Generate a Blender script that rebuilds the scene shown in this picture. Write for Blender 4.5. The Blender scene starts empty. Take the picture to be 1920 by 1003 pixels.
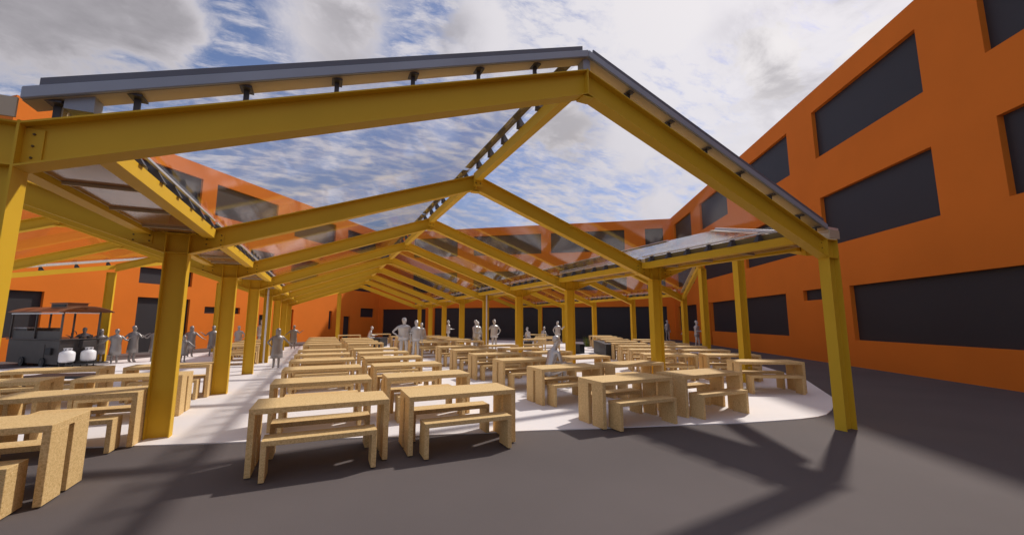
import bpy, bmesh, math, random
from mathutils import Vector, Matrix
R = math.radians
random.seed(7)
scn = bpy.context.scene
col = scn.collection

# ------------------------------------------------------------------ helpers
class MB:
    """collects shapes, links them as one mesh"""
    def __init__(s): s.v = []; s.f = []; s.m = []
    def add(s, vs, fs, mi=0):
        o = len(s.v); s.v += [tuple(v) for v in vs]
        for f in fs: s.f.append(tuple(i + o for i in f)); s.m.append(mi)
    def box(s, x0, x1, y0, y1, z0, z1, mi=0, mat=None):
        vs = [(x, y, z) for z in (z0, z1) for y in (y0, y1) for x in (x0, x1)]
        if mat: vs = [mat @ Vector(v) for v in vs]
        s.add(vs, [(0,2,3,1),(4,5,7,6),(0,1,5,4),(2,6,7,3),(0,4,6,2),(1,3,7,5)], mi)
    def sweep(s, sec, P0, P1, h, mi=0):
        """section points (h, z) swept from P0 to P1 with vertical end cuts; h = horizontal unit vector"""
        P0, P1, h = Vector(P0), Vector(P1), Vector(h)
        n = len(sec)
        d = P1 - P0
        # orientation: make sure normals point outward
        area = sum(sec[i][0]*sec[(i+1)%n][1]-sec[(i+1)%n][0]*sec[i][1] for i in range(n))
        nrm = h.cross(Vector((0,0,1)))
        if (area > 0) != (nrm.dot(d) < 0): sec = sec[::-1]
        vs = [P0 + h*a + Vector((0,0,b)) for a, b in sec] + [P1 + h*a + Vector((0,0,b)) for a, b in sec]
        fs = [tuple(range(n))[::-1], tuple(range(n, 2*n))] + [(i, (i+1)%n, n+(i+1)%n, n+i) for i in range(n)]
        fs = [f[::-1] for f in fs]
        s.add(vs, fs, mi)
    def bar(s, P0, P1, h, w, z0, z1, mi=0):
        s.sweep([(-w/2, z0), (w/2, z0), (w/2, z1), (-w/2, z1)], P0, P1, h, mi)
    def ibeam(s, P0, P1, h, w, z0, z1, tf=.014, tw=.01):
        a, b = w/2, tw/2
        s.sweep([(-a,z0),(a,z0),(a,z0+tf),(b,z0+tf),(b,z1-tf),(a,z1-tf),(a,z1),(-a,z1),(-a,z1-tf),(-b,z1-tf),(-b,z0+tf),(-a,z0+tf)], P0, P1, h)
    def prism(s, poly, z0, z1, mi=0):
        n = len(poly)
        area = sum(poly[i][0]*poly[(i+1)%n][1]-poly[(i+1)%n][0]*poly[i][1] for i in range(n))
        if area < 0: poly = poly[::-1]
        vs = [(p[0], p[1], z0) for p in poly] + [(p[0], p[1], z1) for p in poly]
        s.add(vs, [tuple(range(n))[::-1], tuple(range(n, 2*n))] + [(i, (i+1)%n, n+(i+1)%n, n+i) for i in range(n)], mi)
    def tube(s, P0, P1, r, n=10, r1=None, mi=0):
        P0, P1 = Vector(P0), Vector(P1); r1 = r if r1 is None else r1
        d = (P1-P0).normalized(); a = d.orthogonal().normalized(); b = d.cross(a)
        vs = []
        for P, q in ((P0, r), (P1, r1)):
            for i in range(n):
                t = 2*math.pi*i/n; vs.append(P + (a*math.cos(t) + b*math.sin(t))*q)
        s.add(vs, [tuple(range(n))[::-1], tuple(range(n, 2*n))] + [(i, (i+1)%n, n+(i+1)%n, n+i) for i in range(n)], mi)
    def lathe(s, prof, n=16, sx=1, sy=1, c=(0,0,0), mi=0):
        vs = []
        for r, z in prof:
            for i in range(n):
                t = 2*math.pi*i/n; vs.append((c[0]+r*sx*math.cos(t), c[1]+r*sy*math.sin(t), c[2]+z))
        fs = []
        for k in range(len(prof)-1):
            for i in range(n): fs.append((k*n+i, k*n+(i+1)%n, (k+1)*n+(i+1)%n, (k+1)*n+i))
        fs.append(tuple(range(n))[::-1]); m = (len(prof)-1)*n; fs.append(tuple(range(m, m+n)))
        s.add(vs, fs, mi)
    def mesh(s, name, mats, smooth=False, bevel=0):
        me = bpy.data.meshes.new(name); me.from_pydata(s.v, [], s.f)
        for m in (mats if isinstance(mats, (list, tuple)) else [mats]): me.materials.append(m)
        for p, mi in zip(me.polygons, s.m): p.material_index = mi; p.use_smooth = smooth
        if bevel:
            bm = bmesh.new(); bm.from_mesh(me)
            bmesh.ops.bevel(bm, geom=bm.edges[:], offset=bevel, segments=1, affect='EDGES', clamp_overlap=True)
            bm.to_mesh(me); bm.free()
        me.update(); return me
    def build(s, name, mats, parent=None, smooth=False, bevel=0):
        return link(name, s.mesh(name, mats, smooth, bevel), parent)

def link(name, me, parent=None):
    o = bpy.data.objects.new(name, me); col.objects.link(o)
    if parent: o.parent = parent
    return o
def tag(o, label=None, cat=None, group=None, kind=None):
    if label: o['label'] = label
    if cat: o['category'] = cat
    if group: o['group'] = group
    if kind: o['kind'] = kind
    return o
def thing(name, label, cat, loc=(0,0,0), rz=0, group=None):
    o = bpy.data.objects.new(name, None); col.objects.link(o); o.empty_display_size = .2
    o.location = loc; o.rotation_euler = (0,0,rz)
    return tag(o, label, cat, group)
def copy_tree(o, parent=None):
    c = o.copy(); col.objects.link(c); c.parent = parent
    for ch in list(o.children): copy_tree(ch, c)
    return c

# ------------------------------------------------------------------ materials
def mat(name, c, rough=.6, metal=0, var=0, scale=3, bump=0, bscale=40, spec=.4, detail=5, alt=None):
    m = bpy.data.materials.new(name); m.use_nodes = True
    nt = m.node_tree; b = nt.nodes['Principled BSDF']
    b.inputs['Base Color'].default_value = (*c, 1); b.inputs['Roughness'].default_value = rough
    b.inputs['Metallic'].default_value = metal; b.inputs['Specular IOR Level'].default_value = spec
    tc = nt.nodes.new('ShaderNodeTexCoord')
    if var:
        n = nt.nodes.new('ShaderNodeTexNoise'); n.inputs['Scale'].default_value = scale; n.inputs['Detail'].default_value = detail
        nt.links.new(tc.outputs['Object'], n.inputs['Vector'])
        r = nt.nodes.new('ShaderNodeValToRGB'); r.color_ramp.elements[0].position = .32; r.color_ramp.elements[1].position = .68
        a = alt if alt else tuple(x*(1-var) for x in c)
        r.color_ramp.elements[0].color = (*a, 1); r.color_ramp.elements[1].color = (*[min(1, x*(1+var*.5)) for x in c], 1)
        nt.links.new(n.outputs['Fac'], r.inputs['Fac']); nt.links.new(r.outputs['Color'], b.inputs['Base Color'])
    if bump:
        n2 = nt.nodes.new('ShaderNodeTexNoise'); n2.inputs['Scale'].default_value = bscale; n2.inputs['Detail'].default_value = 4
        nt.links.new(tc.outputs['Object'], n2.inputs['Vector'])
        bp = nt.nodes.new('ShaderNodeBump'); bp.inputs['Strength'].default_value = bump; bp.inputs['Distance'].default_value = .01
        nt.links.new(n2.outputs['Fac'], bp.inputs['Height']); nt.links.new(bp.outputs['Normal'], b.inputs['Normal'])
    return m
M = {}
M['asphalt'] = mat('asphalt', (.118,.1,.098), .9, var=.12, scale=.35, bump=.25, bscale=120, spec=.25)
M['pad'] = mat('pad_concrete', (.80,.765,.76), .8, var=.03, scale=.6, bump=.05, bscale=30, spec=.2)
M['orange'] = mat('orange_render', (.80,.205,.022), .85, var=.05, scale=.5, bump=.15, bscale=25, spec=.2)
M['pane'] = mat('dark_pane', (.036,.033,.038), .55, var=.08, scale=.4, spec=.35)
M['yellow'] = mat('yellow_paint', (.72,.445,.03), .5, var=.05, scale=1.2, bump=.04, bscale=60, spec=.22)
M['trim'] = mat('grey_metal_trim', (.37,.40,.46), .45, metal=.1, var=.08, scale=2)
M['trim_dark'] = mat('grey_upstand', (.16,.165,.195), .5, metal=.1, var=.08, scale=2)
M['soffit'] = mat('beige_frame', (.55,.46,.33), .5, var=.06, scale=2)
M['olive'] = mat('olive_flashing', (.16,.12,.045), .6, var=.08, scale=3)
M['alu'] = mat('aluminium_rail', (.75,.76,.8), .35, metal=.5, var=.04, scale=5)
M['dark'] = mat('dark_bracket', (.085,.08,.09), .5, metal=.3, var=.1, scale=6)
M['bolt'] = mat('bolt_steel', (.12,.07,.02), .5, metal=.3)
M['steel'] = mat('stainless_steel', (.085,.078,.078), .38, metal=.35, var=.1, scale=4)
M['cartroof'] = mat('cart_roof_copper', (.26,.125,.07), .45, metal=.3, var=.12, scale=3)
M['tank'] = mat('tank_white', (.78,.79,.82), .4, var=.04, scale=5)
M['black'] = mat('black_metal', (.02,.021,.025), .5, var=.15, scale=5)
M['grass'] = mat('planting_green', (.16,.22,.03), .8, var=.4, scale=20)
def figure_mat(name, c, alpha):
    m = bpy.data.materials.new(name); m.use_nodes = True; nt = m.node_tree; b = nt.nodes['Principled BSDF']
    b.inputs['Base Color'].default_value = (*c, 1); b.inputs['Metallic'].default_value = .45; b.inputs['Roughness'].default_value = .38
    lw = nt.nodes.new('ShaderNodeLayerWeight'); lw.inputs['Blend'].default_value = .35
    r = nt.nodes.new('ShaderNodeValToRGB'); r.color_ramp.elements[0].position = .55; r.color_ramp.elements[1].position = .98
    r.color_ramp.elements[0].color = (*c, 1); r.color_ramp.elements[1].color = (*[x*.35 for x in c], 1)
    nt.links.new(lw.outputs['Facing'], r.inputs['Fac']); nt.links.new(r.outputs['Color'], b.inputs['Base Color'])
    return m
M['fig_light'] = figure_mat('figure_pale_grey', (.56,.55,.545), 1)
M['fig_dark'] = figure_mat('figure_mid_grey', (.29,.272,.265), 1)

# chipboard: base colour broken up by pale and dark flakes
def chip():
    m = bpy.data.materials.new('chipboard'); m.use_nodes = True; nt = m.node_tree; b = nt.nodes['Principled BSDF']
    b.inputs['Roughness'].default_value = .7; b.inputs['Specular IOR Level'].default_value = .25
    tc = nt.nodes.new('ShaderNodeTexCoord'); oi = nt.nodes.new('ShaderNodeObjectInfo')
    add = nt.nodes.new('ShaderNodeVectorMath'); add.operation = 'ADD'
    cmb = nt.nodes.new('ShaderNodeMath'); cmb.operation = 'MULTIPLY'; cmb.inputs[1].default_value = 37
    nt.links.new(oi.outputs['Random'], cmb.inputs[0]); nt.links.new(tc.outputs['Object'], add.inputs[0]); nt.links.new(cmb.outputs[0], add.inputs[1])
    v = nt.nodes.new('ShaderNodeTexVoronoi'); v.inputs['Scale'].default_value = 135; v.inputs['Randomness'].default_value = 1
    n = nt.nodes.new('ShaderNodeTexNoise'); n.inputs['Scale'].default_value = 45; n.inputs['Detail'].default_value = 6; n.inputs['Roughness'].default_value = .7
    nt.links.new(add.outputs[0], v.inputs['Vector']); nt.links.new(add.outputs[0], n.inputs['Vector'])
    r = nt.nodes.new('ShaderNodeValToRGB'); cr = r.color_ramp
    cr.elements[0].position = .0; cr.elements[0].color = (.31,.17,.056,1); cr.elements[1].position = 1; cr.elements[1].color = (.83,.63,.33,1)
    e = cr.elements.new(.35); e.color = (.58,.39,.16,1); e = cr.elements.new(.6); e.color = (.73,.51,.235,1)
    sep = nt.nodes.new('ShaderNodeSeparateColor'); nt.links.new(v.outputs['Color'], sep.inputs[0])
    mx = nt.nodes.new('ShaderNodeMath'); mx.operation = 'MULTIPLY_ADD'; mx.inputs[1].default_value = .38
    mp = nt.nodes.new('ShaderNodeMapRange'); mp.inputs[1].default_value = .3; mp.inputs[2].default_value = .7; mp.inputs[3].default_value = .12; mp.inputs[4].default_value = .66
    nt.links.new(n.outputs['Fac'], mp.inputs[0]); nt.links.new(sep.outputs[0], mx.inputs[0]); nt.links.new(mp.outputs[0], mx.inputs[2])
    nt.links.new(mx.outputs[0], r.inputs['Fac']); nt.links.new(r.outputs['Color'], b.inputs['Base Color'])
    bp = nt.nodes.new('ShaderNodeBump'); bp.inputs['Strength'].default_value = .15; bp.inputs['Distance'].default_value = .004
    nt.links.new(n.outputs['Fac'], bp.inputs['Height']); nt.links.new(bp.outputs['Normal'], b.inputs['Normal'])
    return m
M['chip'] = chip()
def glass(name, tint, base_refl, grime=.0):
    m = bpy.data.materials.new(name); m.use_nodes = True; nt = m.node_tree
    nt.nodes.remove(nt.nodes['Principled BSDF']); out = nt.nodes['Material Output']
    t = nt.nodes.new('ShaderNodeBsdfTransparent'); t.inputs[0].default_value = (*tint, 1)
    g = nt.nodes.new('ShaderNodeBsdfGlossy'); g.inputs['Roughness'].default_value = .08
    lw = nt.nodes.new('ShaderNodeLayerWeight'); lw.inputs['Blend'].default_value = .5
    fr = nt.nodes.new('ShaderNodeMath'); fr.operation = 'POWER'; fr.inputs[1].default_value = 5; nt.links.new(lw.outputs['Facing'], fr.inputs[0])
    tc = nt.nodes.new('ShaderNodeTexCoord'); n = nt.nodes.new('ShaderNodeTexNoise'); n.inputs['Scale'].default_value = .8; n.inputs['Detail'].default_value = 4
    nt.links.new(tc.outputs['Object'], n.inputs['Vector'])
    bp = nt.nodes.new('ShaderNodeBump'); bp.inputs['Strength'].default_value = .03; bp.inputs['Distance'].default_value = .02
    nt.links.new(n.outputs['Fac'], bp.inputs['Height']); nt.links.new(bp.outputs['Normal'], g.inputs['Normal'])
    mx = nt.nodes.new('ShaderNodeMixShader')
    a = nt.nodes.new('ShaderNodeMath'); a.operation = 'MULTIPLY_ADD'; a.inputs[1].default_value = .8; a.inputs[2].default_value = base_refl
    nt.links.new(fr.outputs[0], a.inputs[0]); nt.links.new(a.outputs[0], mx.inputs[0])
    nt.links.new(t.outputs[0], mx.inputs[1]); nt.links.new(g.outputs[0], mx.inputs[2]); nt.links.new(mx.outputs[0], out.inputs[0])
    return m
M['glass'] = glass('roof_glass', (.965,.965,.97), .008)
M['gutterglass'] = mat('gutter_panel', (.30,.155,.075), .16, var=.15, scale=2, spec=.6)

# ------------------------------------------------------------------ ground
L = 3.96
b = MB(); S = 400
b.add([(-S,-S,0),(S,-S,0),(S,S,0),(-S,S,0)], [(0,1,2,3)])
tag(b.build('ground', M['asphalt']), 'dark grey asphalt yard around the white pad', kind='structure')
pad = [(-20,8.4),(-13,6.2),(-8,4.6),(-4.73,3.52),(-3.65,3.19),(-1.64,2.55),(.32,2.0),(1.55,1.62),(2.8,1.25),(3.7,.96),(4.29,.83),(4.92,.71),(5.35,.68),(5.7,.72),(6.22,.9),(7.0,1.25),(7.74,1.67),(9.06,2.72),(10.17,3.6),
       (12.4,6.3),(15.2,10.8),(18.4,16.2),(20,19.5),(18.5,22.5),(12,30),(6,36),(2.5,36.5),(-1.2,32.4),(-3.9,28.3),(-4.96,26.9),(-8.25,24.28),(-10.13,20.9),(-11.3,18.9),(-15,15.4),(-20,12.5)]
b = MB(); b.prism(pad, .0, .015)
tag(b.build('pavement', M['pad']), 'white paved pad with rounded corner under the canopies', kind='structure')

# ------------------------------------------------------------------ buildings
C1 = Vector((2.81, 43.27)); C2 = Vector((27.5, 24.7))
dL = -Vector((math.sin(R(39)), math.cos(R(39)))); dB = (C2-C1).normalized(); dR = -Vector((math.sin(R(31)), math.cos(R(31))))
H = 11.6
def wing(O, d, n, length, wins, label, depth=9, s0=0):
    """O wall origin, d along the wall, n outward normal (towards the yard)"""
    root = thing('office_building', label, 'building', (O.x, O.y, 0), math.atan2(d.y, d.x))
    flip = (Vector((-d.y, d.x)).dot(n) < 0)       # local +y is d rotated 90deg; yard side sign
    sg = -1 if flip else 1
    def P(s, q, z): return (s, sg*q, z)           # q>0 towards the yard
    def fix(f, vs): return f
    ss = sorted({s0, length, *[w[0] for w in wins], *[w[1] for w in wins]}); zs = sorted({0, H, *[w[2] for w in wins], *[w[3] for w in wins]})
    b = MB(); RV = .17
    def quad(a, bb, c, e, want):
        vs = [Vector(a), Vector(bb), Vector(c), Vector(e)]
        nn = (vs[1]-vs[0]).cross(vs[2]-vs[0])
        b.add(vs, [(0,1,2,3) if nn.dot(Vector(want)) > 0 else (3,2,1,0)])
    def inside(s, z): return any(w[0] < s < w[1] and w[2] < z < w[3] for w in wins)
    for i in range(len(ss)-1):
        for j in range(len(zs)-1):
            if not inside((ss[i]+ss[i+1])/2, (zs[j]+zs[j+1])/2):
                quad(P(ss[i],0,zs[j]), P(ss[i+1],0,zs[j]), P(ss[i+1],0,zs[j+1]), P(ss[i],0,zs[j+1]), (0,sg,0))
    for a0, a1, z0, z1 in wins:
        quad(P(a0,0,z0),P(a0,-RV,z0),P(a0,-RV,z1),P(a0,0,z1),(1,0,0)); quad(P(a1,0,z0),P(a1,-RV,z0),P(a1,-RV,z1),P(a1,0,z1),(-1,0,0))
        if z0 > 0: quad(P(a0,0,z0),P(a1,0,z0),P(a1,-RV,z0),P(a0,-RV,z0),(0,0,1))
        quad(P(a0,0,z1),P(a1,0,z1),P(a1,-RV,z1),P(a0,-RV,z1),(0,0,-1))
    quad(P(s0,0,0),P(s0,-depth,0),P(s0,-depth,H),P(s0,0,H),(-1,0,0)); quad(P(length,0,0),P(length,-depth,0),P(length,-depth,H),P(length,0,H),(1,0,0))
    quad(P(s0,-depth,0),P(length,-depth,0),P(length,-depth,H),P(s0,-depth,H),(0,-sg,0))
    b.build('wall', M['orange'], root)
    r = MB(); r.box(s0+.3, length-.3, min(sg*-.3, sg*-(depth-.3)), max(sg*-.3, sg*-(depth-.3)), H-.35, H-.2); r.build('roof', M['trim'], root)
    b2 = MB(); pw = .3
    for (x0, x1, q0, q1) in ((s0,length,0,pw),(s0,length,depth-pw,depth),(s0,s0+pw,pw,depth-pw),(length-pw,length,pw,depth-pw)):
        ys = sorted((-sg*q0, -sg*q1)); b2.box(x0+.001, x1-.001, ys[0]+ (.001 if sg>0 else .001), ys[1]-.001, H-.02, H+.02)
    b2.build('parapet_cap', M['orange'], root)
    for a0, a1, z0, z1 in wins:
        w = MB(); ys = sorted((sg*-(RV-.012), sg*-(RV+.03)))
        w.box(a0-.01, a1+.01, ys[0], ys[1], z0-.01 if z0 > 0 else 0, z1+.01)
        w.build('door' if z0 == 0 and a1-a0 < 3.2 else 'window', M['pane'], root)
    return root
gz, mz, uz = (1.0, 3.05), (4.77, 6.88), (8.63, 10.73)
wl = [(.9,5.93,*uz),(7.71,12.79,*uz),(14.58,19.66,*uz),(20.65,25.8,*uz),
      (1.5,5.93,*mz),(9.74,12.87,*mz),(14.62,16.73,*mz),(20.7,23.6,3.8,4.7),
      (.86,3.27,2.13,3.05),(4.95,5.93,0,2.18),(7.6,8.03,.99,2.64),(12.3,12.6,0,2.65),(14.7,15.58,0,2.18),(17.2,19.74,2.2,2.63),(20.7,23.55,0,3.03),(27.34,28.9,*gz)]
wing(C1, dL, Vector((-dL.y, dL.x)) if Vector((-dL.y, dL.x)).x > 0 else Vector((dL.y, -dL.x)), 29.2, wl, 'sunlit orange three storey block with doors and flush dark windows on the left')
wb = [(4,9.1,*uz),(10.9,18.2,*uz),(19.2,26.54,*uz),(28.5,30.2,*uz),(4,9.1,*mz),(10.9,18.2,*mz),(19.2,26.6,*mz),(28.5,30.2,*mz),(.55,5.58,0,3.0),(6.62,18.2,0,3.1),(18.24,30.2,0,3.1)]
wing(C1, dB, Vector((-.6,-.8)), (C2-C1).length, wb, 'shaded orange block closing the far end with long dark ground floor glazing')
wr = [(1.13,5.9,*uz),(8,13,*uz),(15,20.1,*uz),(22.05,27.24,*uz),(29.05,34,*uz),(36,41,*uz),(1.13,5.9,*mz),(8,13.1,*mz),(15,20.06,*mz),(22.06,27.24,*mz),(29.07,34,*mz),(36,41,*mz),
      (1.12,6.03,.9,3.05),(8.72,9.04,0,3.05),(9.1,18.86,*gz),(20.27,22.0,2.62,3.08),(23.23,33,*gz),(35,41,*gz)]
wing(C2, dR, Vector((-1,.5)), 48, wr, 'shaded orange three storey block rising high along the right side')

# ------------------------------------------------------------------ canopies
XV, SL = 4.865, .36        # valley line, roof slope
ZK, ZR, DP = 2.74, 4.43, .32
W = .163; CD = .30
P9 = 2*XV
def zb(x, c): return ZR - SL*abs(x-c) if abs(x-c) < 4.72 else ZR - SL*4.72    # underside of rafter
X3, Y3 = (1,0,0), (0,1,0)
def column(x, y, root, top=None, label=None):
    top = top or ZK+DP
    b = MB(); h, w, t, tw = CD/2, W/2, .014, .01
    poly = [(-h,-w),(-h+t,-w),(-h+t,-tw/2),(h-t,-tw/2),(h-t,-w),(h,-w),(h,w),(h-t,w),(h-t,tw/2),(-h+t,tw/2),(-h+t,w),(-h,w)]
    b.prism([(x+p, y+q) for p, q in poly], 0, top)
    for z in ((top-DP, top-.02) if top < 3.1 else (top-.02,)):
        for sy in (-1, 1):
            y0, y1 = sorted((y+sy*tw/2, y+sy*(w-.006))); b.box(x-h+t, x+h-t, y0, y1, z, z+.012)
    o = b.build('column', M['yellow'], root, bevel=0)
    if label: o['label'] = label
    return o
def splice(x, y, z, root, n=3, mir=1):
    b = MB()
    for sy in (-1,):
        b.box(x-.13, x+.13, y-.019, y-.006, z+.03, z+.27)
        for i in range(n):
            for sx in (-.095, .095):
                P = (x+sx, y-.019, z+.07+i*.08); b.tube(P, (P[0], P[1]-.012, P[2]), .011, 8, mi=1)
    return b.build('splice_plate', [M['yellow'], M['bolt']], root)
def rafter(c, x0, x1, y, root, stub=True, plates=True):
    """piece of a rafter between x0 and x1, ridge at c"""
    b = MB(); b.ibeam((x0, y, zb(x0, c)), (x1, y, zb(x1, c)), Y3, W, 0, DP)
    o = b.build('rafter', M['yellow'], root)
    return o
BR = {}
def bracket_mesh():
    b = MB()
    b.add([(-.06,-.065,0),(-.06,.065,0),(.08,.045,0),(.08,-.045,0),(-.075,-.014,.165),(-.075,.014,.165),(-.025,.014,.18),(-.025,-.014,.18)],
          [(0,1,2,3)[::-1],(0,4,5,1)[::-1],(1,5,6,2)[::-1],(2,6,7,3)[::-1],(3,7,4,0)[::-1],(4,7,6,5)[::-1]])
    return b.mesh('bracket', M['dark'])
def post_mesh():
    b = MB(); b.box(-.02,.02,-.008,.008,0,.129,1); b.box(-.004,.004,.0085,.05,0,.125,1); b.box(-.045,.045,-.07,.06,.13,.145)
    return b.mesh('bracket', [M['dark'], M['trim']])
BM, PM = bracket_mesh(), post_mesh()
brcount = {}
stuffbr = {}
def bracket(me, P, rz, root, tilt=0):
    k = root.name; brcount[k] = brcount.get(k, 0)+1
    if brcount[k] <= 98:
        o = link('bracket', me, root); o.location = P; o.rotation_euler = (0, tilt, rz)
    else:
        mb = stuffbr.setdefault(k, (root, MB()))[1]
        mx = Matrix.Translation(P) @ Matrix.Rotation(rz, 4, 'Z')
        mb.add([mx @ v.co for v in me.vertices], [tuple(p.vertices) for p in me.polygons])
GZ = .33     # glass height above rafter underside offset (added to DP)
def ridge_beam(c, y0, y1, root, br=True):
    b = MB(); b.bar((c, y0, 0), (c, y1, 0), X3, .13, 4.585, 4.765)
    o = b.build('ridge_beam', M['yellow'], root)
    p = MB(); p.box(c-.09, c+.09, y1-.02-W/2+.001, y1-W/2-.003, 4.47, 4.60)
    for sx in (-.05,.05): p.tube((c+sx, y1-W/2-.02, 4.53), (c+sx, y1-W/2-.034, 4.53), .013, 6, mi=1)
    p.build('bearing_plate', [M['yellow'], M['bolt']], root)
    if br:
        n = 6
        for i in range(n):
            y = y0 + (y1-y0)*(i+.5)/n
            bracket(BM, (c-.045, y, 4.765), 0, root)
    r = MB(); r.bar((c-.1, y0, 0), (c-.1, y1, 0), X3, .025, 4.905, 4.935); r.bar((c+.1, y0, 0), (c+.1, y1, 0), X3, .025, 4.905, 4.935)
    r.build('glazing_rail', M['alu'], root)
    r = MB(); r.bar((c-.19, y0, 0), (c-.19, y1, 0), X3, .13, 4.858, 4.87); r.build('ridge_soffit', M['olive'], root)
def eave_beam(x, sgn, y0, y1, root, br=True):
    """beam on the valley side of a slope; sgn=+1 when the roof rises towards +x"""
    xa = x + sgn*.40
    zt = zb(XV-.40, 0)+DP
    b = MB(); b.bar((xa, y0, 0), (xa, y1, 0), X3, .15, zt-.14, zt)
    o = b.build('eave_beam', M['yellow'], root)
    r = MB(); xe = xa+sgn*.04
    r.bar((xe, y0, 0), (xe, y1, 0), X3, .03, zt+.135, zt+.16)
    r.build('glazing_rail', M['alu'], root)
    r = MB(); r.bar((xa-sgn*.045, y0, 0), (xa-sgn*.045, y1, 0), X3, .012, zt+.02, zt+.13); r.build('rail_web', M['olive'], root)
    if br:
        n = 7
        for i in range(n):
            y = y0 + (y1-y0)*(i+.5)/n
            bracket(BM, (xa+sgn*.03, y, zt), 0 if sgn > 0 else math.pi, root)
def clip_poly(poly, a, bb, c):     # keep a*x+b*y<=c
    out = []
    for i in range(len(poly)):
        p, q = poly[i], poly[(i+1) % len(poly)]
        fp, fq = a*p[0]+bb*p[1]-c, a*q[0]+bb*q[1]-c
        if fp <= 0: out.append(p)
        if fp*fq < 0:
            t = fp/(fp-fq); out.append((p[0]+(q[0]-p[0])*t, p[1]+(q[1]-p[1])*t))
    return out
KS = 1.222
# clip lines: left/back  y = 27.72 + KS*(x+XV)  (keep below); right/front  y = KS*(x-XV)  (keep above)
def clipped(poly):
    poly = clip_poly(poly, -KS, 1, 27.72+KS*XV)
    if len(poly) > 2: poly = clip_poly(poly, KS, -1, KS*XV)
    return poly
def glass_panel(c, x0, x1, y0, y1, root):
    poly = clipped([(x0,y0),(x1,y0),(x1,y1),(x0,y1)])
    if len(poly) < 3: return
    def z(x): return ZR+DP+.165 - SL*abs(x-c)
    n = len(poly); b = MB(); t = .014
    area = sum(poly[i][0]*poly[(i+1)%n][1]-poly[(i+1)%n][0]*poly[i][1] for i in range(n))
    if abs(area) < .2: return
    if area < 0: poly = poly[::-1]
    b.add([(p[0],p[1],z(p[0])) for p in poly]+[(p[0],p[1],z(p[0])+t) for p in poly],
          [tuple(range(n))[::-1], tuple(range(n,2*n))]+[(i,(i+1)%n,n+(i+1)%n,n+i) for i in range(n)])
    b.build('glass_panel', M['glass'], root)
def verge(c, x0, x1, y, root, d=-1):
    """front verge trim over the rafter"""
    z0, z1 = ZR+DP-SL*abs(x0-c), ZR+DP-SL*abs(x1-c)
    b = MB(); b.bar((x0,y-.10,z0),(x1,y-.10,z1), Y3, .03, .148, .237); b.build('verge_trim', M['trim'], root, bevel=.006)
    f = .016; u0, u1 = x0+(x1-x0)*f, x1-(x1-x0)*f
    b = MB(); b.bar((u0,y-.085,ZR+DP-SL*abs(u0-c)),(u1,y-.085,ZR+DP-SL*abs(u1-c)), Y3, .02, .22, .30); b.build('verge_upstand', M['trim_dark'], root)
    b = MB(); b.bar((x0,y+.0,z0),(x1,y+.0,z1), Y3, .17, .146, .17); b.build('verge_soffit', M['soffit'], root)
def gutter(x, y0, y1, root):
    b = MB(); b.box(x-.30, x+.30, y0, y1, 3.062, 3.072)
    b.build('gutter_floor', M['gutterglass'], root)
    b = MB()
    for s in (-1, 1):
        xs = sorted((x+s*.30, x+s*.315)); b.box(xs[0], xs[1], y0, y1, 3.06, 3.27)
    for i in range(4):
        yy = y0+(y1-y0)*(i+.5)/4; b.box(x-.30, x+.30, yy-.012, yy+.012, 3.03, 3.06)
    b.build('gutter_side', M['soffit'], root)
def gutter_end(x0, x1, y, root):
    b = MB(); b.box(x0, x1, y-.12, y-.105, 3.062, 3.20); b.build('gutter_end_cap', M['soffit'], root)

main = thing('glass_canopy', 'middle gabled yellow steel canopy with clear roof, its open gable facing the camera', 'canopy')
left = thing('glass_canopy', 'yellow steel canopy at the left edge behind the food cart', 'canopy')
right = thing('glass_canopy', 'yellow steel canopy at the right, cut off diagonally and standing by the shaded wall', 'canopy')
hw = CD/2
# --- main canopy
for k in range(0, 9):
    y = k*L
    xl = -XV+hw if k < 8 else -1.6-hw
    if k < 8: column(-XV, y, main)
    else: column(-1.62, y, main, top=zb(-1.62,0))
    column(XV, y, main)
    if k < 8: rafter(0, -XV+hw, -.008, y, main)
    else: rafter(0, -1.76, -.008, y, main)
    rafter(0, .008, XV-hw, y, main)
    p = MB(); p.box(-.008,.008,y-W/2-.003,y+W/2+.003, ZR-.005, ZR+DP+.005); p.box(-.075,.075,y-W/2+.01,y+W/2-.01, ZR-.045, ZR-.028); p.build('ridge_plate', M['yellow'], main)
    if 0 < k < 8: splice(-XV+.45, y, zb(-XV+.45,0), main)
    if 0 < k: splice(XV-.45, y, zb(XV-.45,0), main)
    if k == 0:
        e = MB(); e.box(-XV+hw, -XV+hw+.10, y-.019, y-.006, ZK+.04, ZK+.29)
        for i in range(3): e.tube((-XV+hw+.05,y-.019,ZK+.08+i*.085),(-XV+hw+.05,y-.026,ZK+.08+i*.085),.008,8,mi=1)
        e.build('splice_plate', [M['yellow'], M['bolt']], main); e = MB()
        e.box(XV-hw-.10, XV-hw, y-.019, y-.006, ZK+.04, ZK+.29)
        for i in range(3): e.tube((XV-hw-.05,y-.019,ZK+.08+i*.085),(XV-hw-.05,y-.026,ZK+.08+i*.085),.008,8,mi=1)
        e.build('splice_plate', [M['yellow'], M['bolt']], main)
    if k < 8:
        a, bb = y+W/2, y+L-W/2
        ridge_beam(0, a, bb+(W/2 if k==7 else 0), main)
        if k < 7: eave_beam(-XV, 1, a, bb, main); gutter(-XV, y, y+L-.002, main)
        eave_beam(XV, -1, a, bb, main); gutter(XV, y, y+L-.002, main)
        glass_panel(0, -XV+.36, -.05, y+(-.05 if k==0 else .004), y+L-.004, main)
        glass_panel(0, .05, XV-.36, y+(-.05 if k==0 else .004), y+L-.004, main)
verge(0, -XV+.145, -.004, 0, main); verge(0, .004, XV-.145, 0, main)
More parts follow.
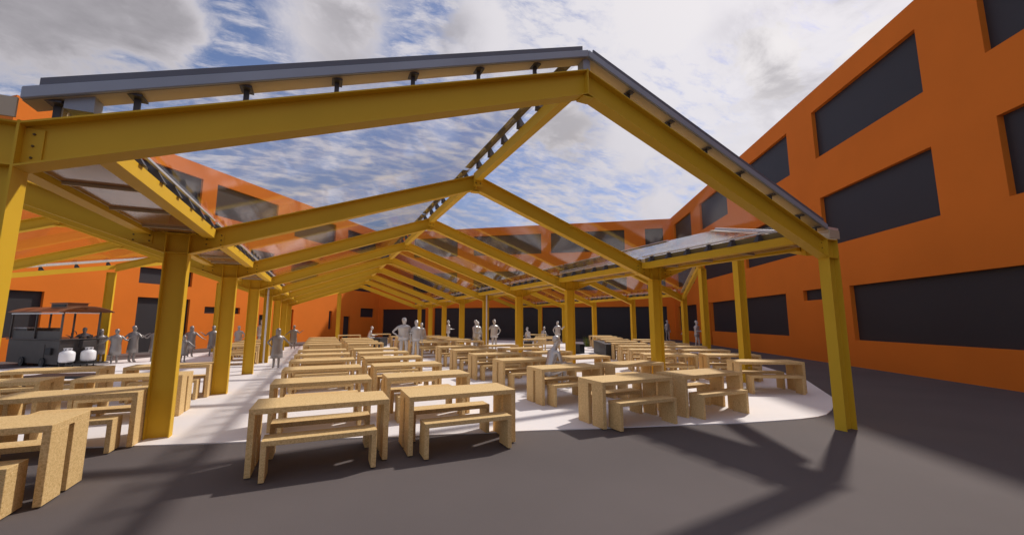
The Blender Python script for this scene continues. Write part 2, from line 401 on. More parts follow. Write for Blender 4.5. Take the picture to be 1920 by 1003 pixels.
for d_ in (.69,1.385,2.08,2.77,3.46,4.15,4.58):
    for s in (-1, 1):
        x = s*d_
        bracket(PM, (x, 0, zb(x,0)+DP), 0, main, 0)
p = MB(); p.box(-.05,.05,-.06,.06,ZR+DP,ZR+DP+.17); p.build('ridge_post', M['trim'], main)
p = MB(); p.box(-XV+.34,-XV+.50,-.06,.06,ZK+DP+.14,ZK+DP+.27); p.build('ridge_post', M['trim'], main)
gutter_end(-XV-.145, -XV+.14, 0, main); gutter_end(XV-.13, XV+.15, 0, main)
p = MB(); p.box(XV-.13,XV+.17,-.10,.10,3.201,3.25); p.build('gutter_cap', M['alu'], main)
for x in (-XV, XV):
    p = MB(); sx = 1
    p.tube((x, 4*L-.13, 0.016), (x, 4*L-.13, 3.0), .035, 12); p.tube((x,4*L-.13,3.0),(x,4*L-.05,3.06),.035,12); p.build('downpipe', M['alu'], main, smooth=False)
# --- left canopy
cL = -P9
for k in range(0, 8):
    y = k*L
    xc = -XV-(27.72-y)/KS      # clip x at this frame
    xr = -XV-hw
    if k < 7: splice(-XV-.45, y, zb(cL+XV-.45, cL), left)
    if k == 7: continue
    if xc < cL:
        rafter(cL, cL+.008, xr, y, left); xe = max(xc+ .1, cL-XV+hw)
        rafter(cL, xe, cL-.008, y, left)
        p = MB(); p.box(cL-.008,cL+.008,y-W/2-.003,y+W/2+.003, ZR-.005, ZR+DP+.005); p.box(cL-.075,cL+.075,y-W/2+.01,y+W/2-.01, ZR-.045, ZR-.028); p.build('ridge_plate', M['yellow'], left)
        if xc <= cL-XV+.2: column(cL-XV, y, left)
        else: column(xc, y, left, top=zb(xc, cL))
    else:
        rafter(cL, xc-.1, xr, y, left); column(xc, y, left, top=zb(xc, cL))
    a, bb = y+W/2, y+L-W/2
    if k < 5: ridge_beam(cL, a, bb, left)
    eave_beam(-XV, -1, a, bb if k < 6 else bb-.6, left)
    if k < 4: eave_beam(cL-XV, 1, a, bb, left)
for k in range(0, 7):
    y = k*L
    glass_panel(cL, cL+.05, -XV-.36, y+.004, y+L-.004, left); glass_panel(cL, cL-XV+.36, cL-.05, y+.004, y+L-.004, left)
verge(cL, cL-XV+.3, cL-.004, 0, left); verge(cL, cL+.004, -XV-.145, 0, left)
def edge_beam(P, Q, root, c, posts=True, side=1, w=.14):
    """beam running diagonally under the cut edge of a roof"""
    P, Q = Vector(P), Vector(Q); d = (Q-P); d2 = Vector((d.x, d.y, 0)).normalized(); h = Vector((d2.y, -d2.x, 0))
    b = MB(); b.bar(P, Q, h, w, DP-.2, DP-.01); b.build('edge_beam', M['yellow'], root)
    b = MB(); b.bar(P+h*side*.06, Q+h*side*.06, h, .03, DP+.14, DP+.25); b.build('verge_trim', M['alu'], root)
    b = MB(); b.bar(P-h*side*.05, Q-h*side*.05, h, .16, DP+.14, DP+.165); b.build('verge_soffit', M['soffit'], root)
    n = max(2, int(Vector((d.x,d.y,0)).length/.95))
    for i in range(n):
        q = P + d*((i+.5)/n); bracket(BM, (q.x, q.y, q.z+DP-.01), math.atan2(d2.y, d2.x), root)
ZE = ZR-SL*4.72
edge_beam((cL-XV+hw, 4*L+.09, ZE), (cL-.06, 27.72-KS*(XV)-.0, ZR), left, cL, side=-1)
edge_beam((cL+.02, 27.72-KS*XV+.1, ZR), (-XV-hw-.02, 27.6, ZE), left, cL, side=-1)
edge_beam((-XV+hw, 27.9, ZE), (-1.72, 31.55, zb(-1.7,0)), main, 0, side=-1)
# --- right canopy
cR = P9
for k in range(1, 9):
    y = k*L; xc = XV + y/KS
    xs = XV+hw
    splice(XV+.45, y, zb(cR-XV+.45, cR), right)
    if xc < cR:
        rafter(cR, xs, xc+.1, y, right); column(xc, y, right, top=zb(xc, cR))
    else:
        rafter(cR, xs, cR-.008, y, right)
        xe = min(xc-.1, cR+XV-hw); 
        if k == 2: xe = xc+.1
        rafter(cR, cR+.008, xe, y, right)
        p = MB(); p.box(cR-.008,cR+.008,y-W/2-.003,y+W/2+.003, ZR-.005, ZR+DP+.005); p.build('ridge_plate', M['yellow'], right)
        column(min(xc, cR+XV), y, right, top=zb(xc, cR) if xc < cR+XV-.2 else None)
    if k < 8:
        a, bb = y+W/2, y+L-W/2
        eave_beam(XV, 1, a, bb, right, br=False)
        if k >= 2: ridge_beam(cR, a, bb, right, br=k > 2)
        if k >= 3: eave_beam(cR+XV, -1, a, bb, right)
eave_beam(XV, 1, W/2+.6, L-W/2, right, br=False)
for k in range(0, 8):
    y = k*L
    glass_panel(cR, XV+.36, cR-.05, y+.004, y+L-.004, right); glass_panel(cR, cR+.05, cR+XV-.36, y+.004, y+L-.004, right)
edge_beam((XV+hw+.25, KS*(hw+.25), ZE+SL*.1), (cR-.02, KS*XV, ZR), right, cR, side=1)
edge_beam((cR+.02, KS*XV+.04, ZR), (cR+XV-hw, 3*L-.12, ZE), right, cR, side=1)
for k, (root, mb) in stuffbr.items():
    o = mb.build('bracket', M['dark'], root); o['kind'] = 'stuff'; o['label'] = 'the many small far glazing brackets'

# ------------------------------------------------------------------ tables and benches
def slab(me_name, x0, x1, y0, y1, z0, z1):
    b = MB(); b.box(x0, x1, y0, y1, z0, z1); return b.mesh(me_name, M['chip'], bevel=.003)
TL, TD, TH, TT = 1.5, .70, .72, .062
tm = {'tabletop': slab('tabletop', -TL/2, TL/2, -TD/2, TD/2, TH-TT, TH)}
legs_t = [slab('leg', sx*(TL/2)-(TT if sx > 0 else 0), sx*(TL/2)+(TT if sx < 0 else 0), y0, y1, .0, TH-TT-.0005)
          for sx in (-1, 1) for y0, y1 in ((-TD/2, -.05), (.05, TD/2))]
BL, BD, BH, BT = 1.18, .30, .42, .055
bm_seat = slab('seat', -BL/2, BL/2, -BD/2, BD/2, BH-BT, BH)
legs_b = [slab('leg', sx*(BL/2)-(BT if sx > 0 else 0), sx*(BL/2)+(BT if sx < 0 else 0), -BD/2, BD/2, 0, BH-BT-.0005) for sx in (-1, 1)]
def put(kind, x, y, rz, label, group):
    t = thing('chipboard_table' if kind == 'table' else 'bench', label, kind, (x, y, 0.015), rz, group)
    if kind == 'table':
        link('tabletop', tm['tabletop'], t)
        for m in legs_t: link('leg', m, t)
    else:
        link('seat', bm_seat, t)
        for m in legs_b: link('leg', m, t)
    return t
ORD = ['first','second','third','fourth','fifth','sixth','seventh','eighth','ninth','tenth','eleventh','twelfth','thirteenth','fourteenth','fifteenth']
def seat_set(x, y, rz, name):
    """name: short phrase that singles the table out"""
    zoff = 0.0
    put('table', x, y, rz, 'high chipboard table, ' + name, 'chipboard tables')
    c, s = math.cos(rz), math.sin(rz)
    for dy, w in ((-.42, 'near'), (.40, 'far')):
        put('bench', x-dy*s, y+dy*c, rz, '%s bench of table %s' % (w, name), 'chipboard benches')
FILES = [(-3.45, 'left', [0,1,2,3,4,5,7,8,9,10,11]), (-1.70, 'centre left', [0,1,2,3,4,5,7,8,9,10,13]),
         (1.34, 'centre right', [0,1,2,3,4,5,7,8,9,10,11]), (3.14, 'right', [0,1,2,3,4,5,7,8,9,10,11])]
for x0, nm, ks in FILES:
    for i, k in enumerate(ks):
        y0 = 1.57+1.98*k
        if nm == 'right' and k in (3,): y0 -= .05
        seat_set(x0+.75, y0+.35, R(-.3), '%s from front, %s file of middle canopy' % (ORD[i], nm))
seat_set(1.4, 29.5, 0, 'standing apart beyond the files near the far wall')
for x0, nm, ks in ((-8.38,'outer',[2,3]), (-6.52,'inner',[0,1,2,3,7,8,9,10])):
    for i, k in enumerate(ks):
        seat_set(x0+.75, 1.57+1.98*k+.35, 0, '%s from front, %s file of left canopy' % (ORD[i], nm))
e1 = Vector((math.cos(R(30)), -math.sin(R(30)))); e2 = Vector((math.sin(R(30)), math.cos(R(30))))
A0 = Vector((6.42, 2.92))     # front-left corner of the nearest turned table
def fan(FL, name):
    c = FL + e1*.75 + e2*.35
    seat_set(c.x, c.y, R(-30), name)
for n in range(0, 7): fan(A0+e2*(2.0*n), '%s from front, slanted file by right wall' % ORD[n])
for n in range(1, 9): fan(A0+e2*(2.0*n)-e1*1.76, '%s from front, slanted file left of the wall file' % ORD[n-1])
fan(Vector((8.45, 17.3)), 'before the black bin beyond the planters')
fan(Vector((9.6, 19.3)), 'last but one before the far glazing, right of centre')
fan(Vector((7.0, 16.4)), 'short of the bending pair, slanted, by far middle column')
fan(Vector((11.1, 23.6)), 'with two seated people facing each other')
fan(Vector((13.6, 19.0)), 'behind the long black planter')

# ------------------------------------------------------------------ planters
def planter(P, Q, w, h, label):
    P, Q = Vector(P), Vector(Q); d = Q-P; ln = d.length; rz = math.atan2(d.y, d.x)
    t = thing('planter', label, 'planter', (P.x, P.y, .015), rz, 'black planters')
    b = MB(); b.box(0, ln, -w, 0, 0, h-.03); b.build('planter_box', M['black'], t, bevel=.006)
    b = MB(); b.box(-.015, ln+.015, -w-.015, -w+.05, h-.03, h); b.box(-.015, ln+.015, -.05, .015, h-.03, h); b.box(-.015,.05,-w+.05,-.05,h-.03,h); b.box(ln-.05,ln+.015,-w+.05,-.05,h-.03,h)
    b.build('rim', M['dark'], t)
    b = MB(); b.box(.05, ln-.05, -w+.05, -.05, h-.05, h-.02); b.build('soil', M['dark'], t)
planter((8.95, 11.3), (10.9, 14.9), .42, .66, 'long black planter running away between the slanted tables')
planter((9.45, 14.1), (9.2, 14.6), .5, .5, 'small black box planter right of the yellow column')
planter((8.1, 17.9), (8.4, 18.5), .5, .5, 'small black box planter behind the seated figure')
planter((.2, 23.9), (.9, 25.6), .5, .62, 'black planter in the gap between table files')
def grass_clump(x, y, label):
    b = MB()
    for i in range(70):
        a = random.random()*6.28; r = random.random()*.22; h = .45+random.random()*.35; t = random.random()*6.28
        px, py = x+r*math.cos(a), y+r*math.sin(a); w = .018
        b.add([(px-w*math.cos(t), py-w*math.sin(t), .015), (px+w*math.cos(t), py+w*math.sin(t), .015), (px+.12*math.cos(a), py+.12*math.sin(a), h)], [(0,1,2)])
    tag(b.build('grass_plant', M['grass']), label, 'plant')
grass_clump(13.6, 19.3, 'tuft of green grass at the foot of a far yellow column')

# ------------------------------------------------------------------ food cart
class CB(MB):
    def mesh(s, *a, **k):
        s.v = [(x, -y, z) for x, y, z in s.v]; s.f = [f[::-1] for f in s.f]
        return MB.mesh(s, *a, **k)
def food_cart():
    t = thing('food_cart', 'stainless food cart with curved copper roof and two white gas tanks', 'food cart', (-11.53, 16.98, .015), R(45.9))
    w, ln = 1.15, 3.5       # local x: along the end face, local y: away; end face at y=0, long side at x=0 towards the viewer's left
    b = CB(); b.box(0, w, -ln, 0, .10, .98); b.build('cart_body', M['steel'], t, bevel=.01)
    b = CB(); b.box(-.05, w+.35, -ln-.1, .06, .985, 1.03); b.build('counter', M['steel'], t, bevel=.006)
    b = CB(); n = 14; vs = []
    for i in range(n+1):
        u = i/n; x = -.10+(w+.42)*u; z = 2.03+.21*math.sin(math.pi*u)**.8
        vs += [(x, -ln-.1, z), (x, .1, z), (x, -ln-.1, z+.025), (x, .1, z+.025)]
    fs = []
    for i in range(n):
        a, c = 4*i, 4*i+4
        fs += [(a,a+1,c+1,c),(a+2,c+2,c+3,a+3),(a,c,c+2,a+2),(a+1,a+3,c+3,c+1)]
    fs += [(0,2,3,1),(4*n,4*n+1,4*n+3,4*n+2)]
    b.add(vs, fs); b.build('roof', M['cartroof'], t)
    b = CB(); b.box(.25, .85, -1.5, -.4, 2.16, 2.38); b.box(.235,.252,-1.4,-.5,2.24,2.33,1); b.box(.22,.89,-1.55,-.36,2.381,2.40); b.build('roof_vent', [M['cartroof'], M['black']], t)
    for x in (.02, w-.05):
        for y in (-ln+.02, -ln/2, -.05):
            b = CB(); b.box(x-.025, x+.025, y-.025, y+.025, 1.031, 2.02 if x<.5 else 2.05); b.build('post', M['steel'], t)
    b = CB(); b.box(-.03, .0, -ln, 0, 1.96, 2.01); b.box(.05, w-.08, -.06,-.03, 1.98,2.02); b.build('roof_rail', M['alu'], t)
    b = CB(); b.box(.04, .06, -ln+.1, -.1, 1.031, 1.32); b.build('side_guard', M['steel'], t)
    b = CB(); b.box(.1, w-.1, -ln+.05, -ln+.95, 1.031, 1.42); b.box(.085,.1,-ln+.15,-ln+.85,1.27,1.35,1); b.box(.08,.5,-ln+.03,-ln+.97,1.421,1.44,2); b.build('griddle', [M['steel'], M['black'], M['alu']], t)
    b = CB(); b.box(-.012, 0, -1.5, -.9, .3, .82); b.build('cabinet_door', M['steel'], t)
    b = CB(); b.box(-.08,-.0, -.7,-.35,.45,.7); b.build('control_box', M['black'], t, bevel=.01)
    b = CB()
    pts = [(0.45,-.35,1.03),(0.45,-.35,1.24),(.49,-.35,1.30),(.55,-.35,1.30),(.59,-.35,1.25),(.59,-.35,1.18)]
    for a, c in zip(pts, pts[1:]): b.tube(a, c, .014, 8)
    b.build('faucet', M['steel'], t)
    b = CB()
    for i, (x, r, h) in enumerate(((.7,.06,.1),(.82,.05,.07),(.95,.07,.09),(1.07,.05,.12))): b.lathe([(r*.8,0),(r,h*.5),(r*.9,h)], 10, c=(x,-.3-.1*(i%2),1.031))
    b.build('pans', M['steel'], t)
    b = CB(); b.box(.55, .95, .0, .25, .68, .96); b.build('side_box', M['steel'], t, bevel=.01)
    for x in (.08, .68):
        g = CB(); g.lathe([(.17,.2),(.205,.23),(.215,.28),(.215,.50),(.20,.56),(.13,.61),(.05,.645)], 20, c=(x,.4,0))
        tk = g.build('gas_tank', M['tank'], t, smooth=True)
        g = CB()
        for a in range(3): q = a*2.1; g.tube((x+.10*math.cos(q),.4+.10*math.sin(q),.59),(x+.11*math.cos(q),.4+.11*math.sin(q),.70),.02,6)
        g.lathe([(.12,.68),(.12,.71),(.10,.71)],14,c=(x,.4,0)); g.lathe([(.03,.64),(.03,.72)],8,c=(x,.4,0)); g.build('valve_guard', M['alu'], tk)
        g = CB()
        for a in range(4): q = a*math.pi/2+.4; g.tube((x+.17*math.cos(q),.4+.17*math.sin(q),.0),(x+.17*math.cos(q),.4+.17*math.sin(q),.2),.02,6)
        g.lathe([(.185,.186),(.185,.198)],16,c=(x,.4,0)); g.build('tank_stand', M['steel'], t)
    b = CB(); b.box(.0, w, .05, .75, .10, .135); b.build('tow_shelf', M['black'], t)
    for y in (-.9, -2.3):
        b = CB(); b.tube((-.05, y, .17), (.1, y, .17), .17, 20); wh = b.build('wheel', M['black'], t)
        b = CB(); b.tube((-.06, y, .17), (-.05, y, .17), .08, 14); b.build('hub', M['steel'], wh)
food_cart()
t = thing('cargo_trolley', 'low dark flatbed trolley behind the left canopy tables', 'trolley', (-8.45, 10.1, .015), R(-20))
b = MB(); b.box(-.75,.75,-.35,.35,.32,.38); b.build('deck', M['black'], t, bevel=.01)
for x in (-.6,.6):
    for y in (-.3,.3):
        b = MB(); b.tube((x,y-.03,.14),(x,y+.03,.14),.14,14); b.build('wheel', M['black'], t)
        b = MB(); b.box(x-.03,x+.03,y-.05,y-.035,.14,.33); b.build('fork', M['steel'], t)
b = MB(); b.box(-.35,.35,-.22,.22,0,.30); bx = b.build('cooler_box', M['tank'], None, bevel=.02); bx.location = (-9.75, 10.6, .015)
tag(bx, 'white box standing at the end of the dark flatbed trolley', 'box')
b = MB(); b.box(-.36,.36,-.23,.23,.302,.34); lid = b.build('lid', M['alu'], bx, bevel=.01)

# ------------------------------------------------------------------ people
def person_mesh(name, seated=False, armL='down', armR='down', lean=0, stride=.0, m=None, dress=False):
    V = []; E = []; RD = []
    def v(x, y, z, r, ry=None, p=None):
        V.append((x, y, z)); RD.append((r, ry or r)); i = len(V)-1
        if p is not None: E.append((p, i))
        return i
    zo = 0 if not seated else -.47
    pel = v(0, 0, .96+zo, .145, .11)
    be = v(0, -.01-lean*.2, 1.10+zo, .13, .10, pel); ch = v(0, -.01-lean*.55, 1.30+zo, .15, .105, be)
    nb = v(0, -lean*.8, 1.45+zo, .075, .07, ch); nk = v(0, -.015-lean*.95, 1.52+zo, .052, .055, nb)
    h1 = v(0, -.03-lean*1.1, 1.59+zo, .070, .088, nk); h2 = v(0, -.025-lean*1.15, 1.66+zo, .076, .095, h1); v(0, -.015-lean*1.15, 1.73+zo, .05, .065, h2)
    v(0, -.125-lean*1.12, 1.625+zo, .013, .016, h1)                      # nose
    for s in (-1, 1):
        v(s*.082, -.02-lean*1.1, 1.63+zo, .014, .02, h1)                # ear
        hp = v(s*.085, 0, .90+zo, .095, .095, pel)
        st = stride*s
        if seated:
            kn = v(s*.10, -.42, .50, .065, .065, hp); an = v(s*.10, -.40, .10, .042, .042, kn)
            to = v(s*.11, -.55, .035, .035, .03, an)
        else:
            kn = v(s*.095, -.03-st, .50, .062, .062, hp); an = v(s*.10, .02-st*1.6, .09, .042, .045, kn)
            hb = v(s*.10, .04-st*1.6, .045, .036, .034, an); v(s*.115, -.13-st*1.6, .03, .036, .024, an)
        sh = v(s*.185, -lean*.75, 1.41+zo, .06, .06, ch)
        mode = armL if s < 0 else armR
        y0 = -lean*.75
        if mode == 'down': el = (s*.25, y0+.02, 1.12+zo); wr = (s*.27, y0-.05, .87+zo); hd = (0, -.15, -1)
        elif mode == 'out': el = (s*.37, y0-.03, 1.22+zo); wr = (s*.54, y0-.10, 1.06+zo); hd = (s*.8, -.3, -.35)
        elif mode == 'up': el = (s*.36, y0-.02, 1.19+zo); wr = (s*.52, y0-.08, 1.33+zo); hd = (s*.75, -.2, .45)
        elif mode == 'hip': el = (s*.40, y0+.05, 1.17+zo); wr = (s*.22, y0-.10, .98+zo); hd = (-s*.6, -.5, -.2)
        else: el = (s*.25, y0-.04, 1.14+zo); wr = (s*.16, y0-.30, 1.10+zo); hd = (-s*.25, -1, .1)      # fore
        e = v(*el, .042, .042, sh); w = v(*wr, .028, .026, e)
        hd = Vector(hd).normalized(); sd = hd.cross(Vector((0,0,1)));
        if sd.length < .3: sd = Vector((0,1,0))
        sd.normalize(); W0 = Vector(wr); pm = W0+hd*.07; p_ = v(*pm, .034, .018, w)
        for j, (off, ln) in enumerate(((-.03,.075),(-.01,.085),(.01,.08),(.03,.062))):
            q = pm + hd*.03 + sd*off; a_ = v(*q, .011, .010, p_); q2 = q + hd*ln*.55; b_ = v(*q2, .0095, .009, a_); q3 = q2 + hd*ln*.45 + Vector((0,0,-.012)); v(*q3, .008, .008, b_)
        q = W0 + hd*.03 - sd*.035; a_ = v(*q, .012, .011, w); v(*(q+hd*.045-sd*.02), .009, .009, a_)
    me = bpy.data.meshes.new(name); me.from_pydata(V, E, []); o = bpy.data.objects.new('tmp', me); col.objects.link(o)
    sk = o.modifiers.new('s', 'SKIN')
    for i, dv in enumerate(me.skin_vertices[0].data): dv.radius = RD[i]; dv.use_root = (i == 0)
    ss = o.modifiers.new('u', 'SUBSURF'); ss.levels = 1; ss.render_levels = 1
    dg = bpy.context.evaluated_depsgraph_get(); dg.update(); ev = o.evaluated_get(dg); out = bpy.data.meshes.new_from_object(ev)
    bpy.data.objects.remove(o); out.name = name; out.materials.clear(); out.materials.append(m)
    for p in out.polygons: p.use_smooth = True
    return out
def dress_mesh(m, zo=0):
    b = MB(); b.lathe([(.25,.46),(.235,.7),(.21,.95),(.205,1.1),(.235,1.27),(.225,1.37),(.14,1.455),(.07,1.50)], 20, 1, .66); return b.mesh('dress', m, smooth=True)
def jacket_mesh(m, seated=False):
    z = -.47 if seated else 0
    b = MB(); b.lathe([(.215,.80+z),(.215,.95+z),(.20,1.12+z),(.225,1.30+z),(.24,1.38+z),(.15,1.455+z),(.065,1.49+z)], 20, 1, .66); return b.mesh('jacket', m, smooth=True)
def hair_mesh(m, lng=False, zo=0):
    b = MB(); pr = [(.05,1.62),(.088,1.65),(.092,1.70),(.07,1.76),(.02,1.785)] if not lng else [(.06,1.42),(.10,1.52),(.105,1.64),(.10,1.72),(.07,1.775),(.02,1.795)]
    b.lathe([(r, z+zo) for r, z in pr], 14, 1, 1.05, c=(0, .015, 0)); return b.mesh('hair', m, smooth=True)
FL_, FD_ = M['fig_light'], M['fig_dark']
KIND = {
 'cape_out': (person_mesh('person', armL='out', armR='hip', m=FD_), dress_mesh(FD_), hair_mesh(FD_, True)),
 'cape_hip': (person_mesh('person', armL='up', armR='hip', m=FD_), dress_mesh(FD_), hair_mesh(FD_)),
 'cape_both': (person_mesh('person', armL='up', armR='out', m=FD_), dress_mesh(FD_), hair_mesh(FD_)),
 'stand': (person_mesh('person', m=FL_, stride=.04), jacket_mesh(FL_), hair_mesh(FL_)),
 'stand_hip': (person_mesh('person', armL='hip', armR='fore', m=FL_), jacket_mesh(FL_), hair_mesh(FL_)),
 'reach': (person_mesh('person', armL='up', armR='hip', m=FL_), jacket_mesh(FL_), hair_mesh(FL_)),
 'talk': (person_mesh('person', armL='fore', armR='fore', m=FL_, stride=.05), jacket_mesh(FL_), hair_mesh(FL_)),
 'sit': (person_mesh('person', seated=True, armL='fore', armR='fore', lean=.22, m=FL_), None, hair_mesh(FL_, False, -.47)),
}
def person(kind, x, y, face, h, label):
    bd, cl, hr = KIND[kind]; s = h/1.77 if kind != 'sit' else h/1.32
    o = link('person', bd); o.location = (x, y, .015); o.rotation_euler = (0, 0, R(face)); o.scale = (s, s, s)
    tag(o, label, 'person', 'grey figures')
    if 'wide jacket' in label: o.scale = (s*1.2, s*1.1, s)
    if cl: link('dress' if 'cape' in kind else 'jacket', cl, o)
    if hr:
        q = link('hair', hr, o)
        if kind == 'sit': q.location = (0, -.25, 0)
    return o
# face: 0 looks towards -y (the camera side)
PPL = [
 ('cape_hip',-11.9,19.6,20,1.42,'grey figure with pale hair standing behind the food cart'),
 ('cape_out',-11.0,18.6,-150,1.36,'grey figure at the right end of the food cart, arm stretched down'),
 ('cape_both',-10.15,17.6,-170,1.38,'grey figure in a knee length cape with both arms spread, front of a pair'),
 ('cape_hip',-9.85,18.3,160,1.50,'grey figure half hidden behind the one with spread arms'),
 ('cape_hip',-9.2,18.6,10,1.44,'grey figure raising an arm left of the thick yellow column'),
 ('cape_out',-7.9,17.3,170,1.1,'darkest grey small figure bending right of the thick yellow column'),
 ('cape_out',-8.4,20.4,170,1.45,'grey caped figure behind the small bending one'),
 ('cape_hip',-7.6,20.7,20,1.47,'grey figure raising one arm, left of the second yellow column'),
 ('stand_hip',-6.8,22.3,170,1.44,'grey figure standing behind a far stack of tables between two columns'),
 ('stand',-6.1,25.3,0,1.76,'tall grey figure mostly hidden behind the double far column'),
 ('cape_out',-4.2,13.3,-165,1.42,'grey caped figure alone on the white aisle, nearest standing one'),
 ('cape_both',-4.3,24.4,180,1.44,'small grey figure with arms out at the far end of aisle'),
 ('sit',.45,28.9,90,1.32,'pale figure sitting at the last table before the shaded orange wall'),
 ('stand_hip',.62,15.1,5,1.84,'tall pale figure in a wide jacket, left of a standing pair'),
 ('stand',1.15,15.0,0,1.73,'pale figure in a suit, right of a standing pair'),
 ('stand',2.3,19.1,0,1.60,'pale figure almost fully hidden behind a slim far column'),
 ('talk',5.9,26.3,90,1.76,'pale figure in profile beside a far yellow column'),
 ('talk',4.45,16.15,40,1.75,'pale figure turned sideways, talking, between the files'),
 ('stand',5.9,19.8,0,1.66,'pale slim figure just behind the talking one'),
 ('reach',5.95,17.3,0,1.78,'pale figure reaching out its arm across the yellow column'),
 ('sit',11.1,23.0,-70,1.28,'pale seated figure at the far slanted table, left of two'),
 ('sit',12.9,24.3,110,1.28,'pale seated figure at the far slanted table, right of two'),
 ('reach',11.7,20.0,180,1.68,'pale figure standing before the far dark glazing, arm held out'),
 ('sit',2.35,5.05,95,1.34,'big pale seated figure leaning forward among the nearer tables'),
 ('stand',25.1,23.4,0,1.78,'pale figure at the far right corner doorway'),
 ('talk',18.1,14.2,20,1.73,'pale figure with lowered head standing by the slim right columns'),
 ('reach',18.6,15.6,-160,1.6,'pale figure behind a column, only its reaching hand in view'),
]
for p in PPL: person(*p)

# ------------------------------------------------------------------ camera, sun, sky
cam = bpy.data.cameras.new('camera'); co = bpy.data.objects.new('camera', cam); col.objects.link(co); scn.camera = co
cam.sensor_fit = 'HORIZONTAL'; cam.sensor_width = 36; cam.lens = 36*760.24/1920; cam.clip_end = 2000; cam.clip_start = .05
co.location = (-2.7732, -3.856, 1.7); co.rotation_euler = (math.pi/2+.1318, 0, -.4345)
EL, AZ = 46.4, math.degrees(math.atan2(.92, .39))
sd = Vector((math.sin(R(AZ))*math.cos(R(EL)), math.cos(R(AZ))*math.cos(R(EL)), math.sin(R(EL))))
sun = bpy.data.lights.new('sun', 'SUN'); sun.energy = 3.5; sun.angle = R(2.2); sun.color = (1, .93, .84)
so = bpy.data.objects.new('sun', sun); col.objects.link(so); so.rotation_euler = sd.to_track_quat('Z', 'Y').to_euler(); so.location = (20, 10, 30)
w = bpy.data.worlds.new('World'); scn.world = w; w.use_nodes = True; nt = w.node_tree; N = nt.nodes; K = nt.links
bg = N['Background']; bg.inputs[1].default_value = .10
sky = N.new('ShaderNodeTexSky'); sky.sky_type = 'NISHITA'; sky.sun_disc = False; sky.sun_elevation = R(EL); sky.sun_rotation = R(AZ); sky.air_density = 1.0; sky.dust_density = .6; sky.ozone_density = 2.5
tc = N.new('ShaderNodeTexCoord'); sx = N.new('ShaderNodeSeparateXYZ'); K.new(tc.outputs['Generated'], sx.inputs[0])
def math_(op, a, b=None, c=None, clamp=False):
    n = N.new('ShaderNodeMath'); n.operation = op; n.use_clamp = clamp
    for i, x in enumerate((a, b, c)):
        if x is None: continue
        if isinstance(x, (int, float)): n.inputs[i].default_value = x
        else: K.new(x, n.inputs[i])
    return n.outputs[0]
zc = math_('MAXIMUM', sx.outputs[2], .0); zd = math_('ADD', zc, .22)
px = math_('DIVIDE', sx.outputs[0], zd); py = math_('DIVIDE', sx.outputs[1], zd)
cv = N.new('ShaderNodeCombineXYZ'); K.new(px, cv.inputs[0]); K.new(py, cv.inputs[1])
def noise(vec, scale, detail=8, rough=.6, sc=(1,1,1), rot=0, off=(0,0,0), dist=0):
    mp = N.new('ShaderNodeMapping'); mp.inputs['Scale'].default_value = sc; mp.inputs['Rotation'].default_value = (0,0,R(rot)); mp.inputs['Location'].default_value = off
    K.new(vec, mp.inputs[0]); n = N.new('ShaderNodeTexNoise'); n.inputs['Scale'].default_value = scale; n.inputs['Detail'].default_value = detail; n.inputs['Roughness'].default_value = rough; n.inputs['Distortion'].default_value = dist
    K.new(mp.outputs[0], n.inputs['Vector']); return n.outputs['Fac']
def ramp(x, a, b):
    m = N.new('ShaderNodeMapRange'); m.interpolation_type = 'SMOOTHSTEP'; m.inputs[1].default_value = a; m.inputs[2].default_value = b; K.new(x, m.inputs[0]); return m.outputs[0]
cvo = cv.outputs[0]
dt = N.new('ShaderNodeVectorMath'); dt.operation = 'DOT_PRODUCT'; K.new(tc.outputs['Generated'], dt.inputs[0]); dt.inputs[1].default_value = sd
glow = ramp(dt.outputs['Value'], .60, 1.10)
wisp = noise(cvo, 7.5, 10, .68, (1, 2.6, 1), 62, (3.1,.7,0), .25)      # streaky high cloud
puff = noise(cvo, 13.0, 8, .6, (1,1.2,1), 20, (1.3,5.2,0), .1)
big = noise(cvo, 1.15, 6, .55, (1,1,1), 0, (4.6,2.35,0), .2)
def blob(d, r):
    n = N.new('ShaderNodeVectorMath'); n.operation = 'DISTANCE'; K.new(tc.outputs['Generated'], n.inputs[0]); n.inputs[1].default_value = d
    return math_('SUBTRACT', 1.0, math_('DIVIDE', n.outputs['Value'], r))
def blobs(lst):
    o = None
    for t in lst:
        d, r = t[0], t[1]; x = blob(d, r)
        if len(t) > 2: x = math_('SUBTRACT', x, t[2])
        o = x if o is None else math_('MAXIMUM', o, x)
    return math_('MAXIMUM', o, -1.0)
edge = noise(cvo, 3.2, 9, .62, (1,1.15,1), 15, (9.3,1.2,0), .35)
grey_f = math_('MULTIPLY_ADD', edge, 1.7, blobs([((-.388,.773,.502),.30),((-.283,.814,.508),.14),((.001,.802,.597),.14),((.749,.436,.499),.15),((.83,.32,.46),.14),((.475,.759,.446),.11),((.2,-.6,.7),.5),((-.7,-.3,.6),.4)]))
white_f = math_('MULTIPLY_ADD', edge, 1.8, blobs([((.555,.529,.642),.27),((.797,.442,.411),.27),((.698,.666,.262),.12),((.62,.68,.40),.14),((.001,.802,.597),.22),((.3,.74,.6),.2),((.5,-.5,.7),.4)]))
veil = noise(cvo, 2.4, 9, .6, (1,1.8,1), 62, (7.1,3.3,0), .3)
wm = math_('MULTIPLY_ADD', glow, .16, math_('MULTIPLY_ADD', veil, .30, math_('MULTIPLY_ADD', puff, .22, math_('MULTIPLY', wisp, .58))))
thin = ramp(wm, .48, .68)
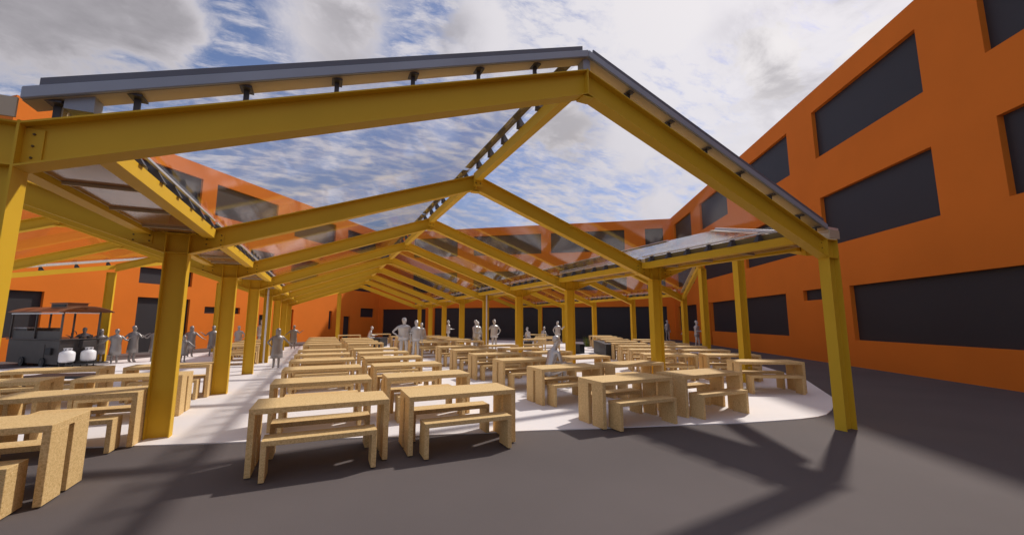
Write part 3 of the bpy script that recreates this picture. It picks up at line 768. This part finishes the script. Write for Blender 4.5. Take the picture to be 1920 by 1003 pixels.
thick = math_('MAXIMUM', ramp(grey_f, 1.12, 1.42), math_('MULTIPLY', ramp(white_f, 1.10, 1.62), .92))
cloud = math_('MAXIMUM', math_('MULTIPLY', thin, .88), thick)
core_f = math_('MULTIPLY_ADD', edge, 1.3, blobs([((-.40,.77,.51),.30),((-.283,.814,.508),.11),((.2,-.6,.7),.4)]))
soft = noise(cvo, 2.1, 5, .5, (1,1.3,1), 40, (2.2,7.9,0), .2)
core = math_('MAXIMUM', math_('MULTIPLY', ramp(core_f, .85, 1.45), math_('MULTIPLY_ADD', puff, .5, .62), clamp=True), math_('MULTIPLY', math_('MULTIPLY', ramp(math_('MULTIPLY_ADD', soft, .9, blobs([((.02,.80,.60),.22,.25),((.20,.77,.61),.16,.3),((.77,.42,.49),.26,.2),((.475,.759,.446),.18,.2)])), .45, 1.05), ramp(edge, .35, .6)), .72))
mixc = N.new('ShaderNodeMix'); mixc.data_type = 'RGBA'; mixc.inputs[6].default_value = (6.9, 6.6, 7.0, 1); mixc.inputs[7].default_value = (3.1, 2.95, 3.2, 1); K.new(core, mixc.inputs[0])
mixg = N.new('ShaderNodeMix'); mixg.data_type = 'RGBA'; K.new(math_('MULTIPLY', glow, math_('SUBTRACT', 1.0, core)), mixg.inputs[0]); K.new(mixc.outputs[2], mixg.inputs[6]); mixg.inputs[7].default_value = (9.2, 8.8, 8.8, 1)
fin = N.new('ShaderNodeMix'); fin.data_type = 'RGBA'; K.new(cloud, fin.inputs[0]); tn = N.new('ShaderNodeVectorMath'); tn.operation = 'MULTIPLY'; K.new(sky.outputs[0], tn.inputs[0]); tn.inputs[1].default_value = (1.12,1.02,1.10); K.new(tn.outputs[0], fin.inputs[6]); K.new(mixg.outputs[2], fin.inputs[7])
K.new(fin.outputs[2], bg.inputs[0])
scn.view_settings.view_transform = 'Standard'; scn.view_settings.look = 'None'; scn.view_settings.exposure = 0; scn.view_settings.gamma = 1
scn.cycles.transparent_max_bounces = 24; scn.cycles.max_bounces = 8
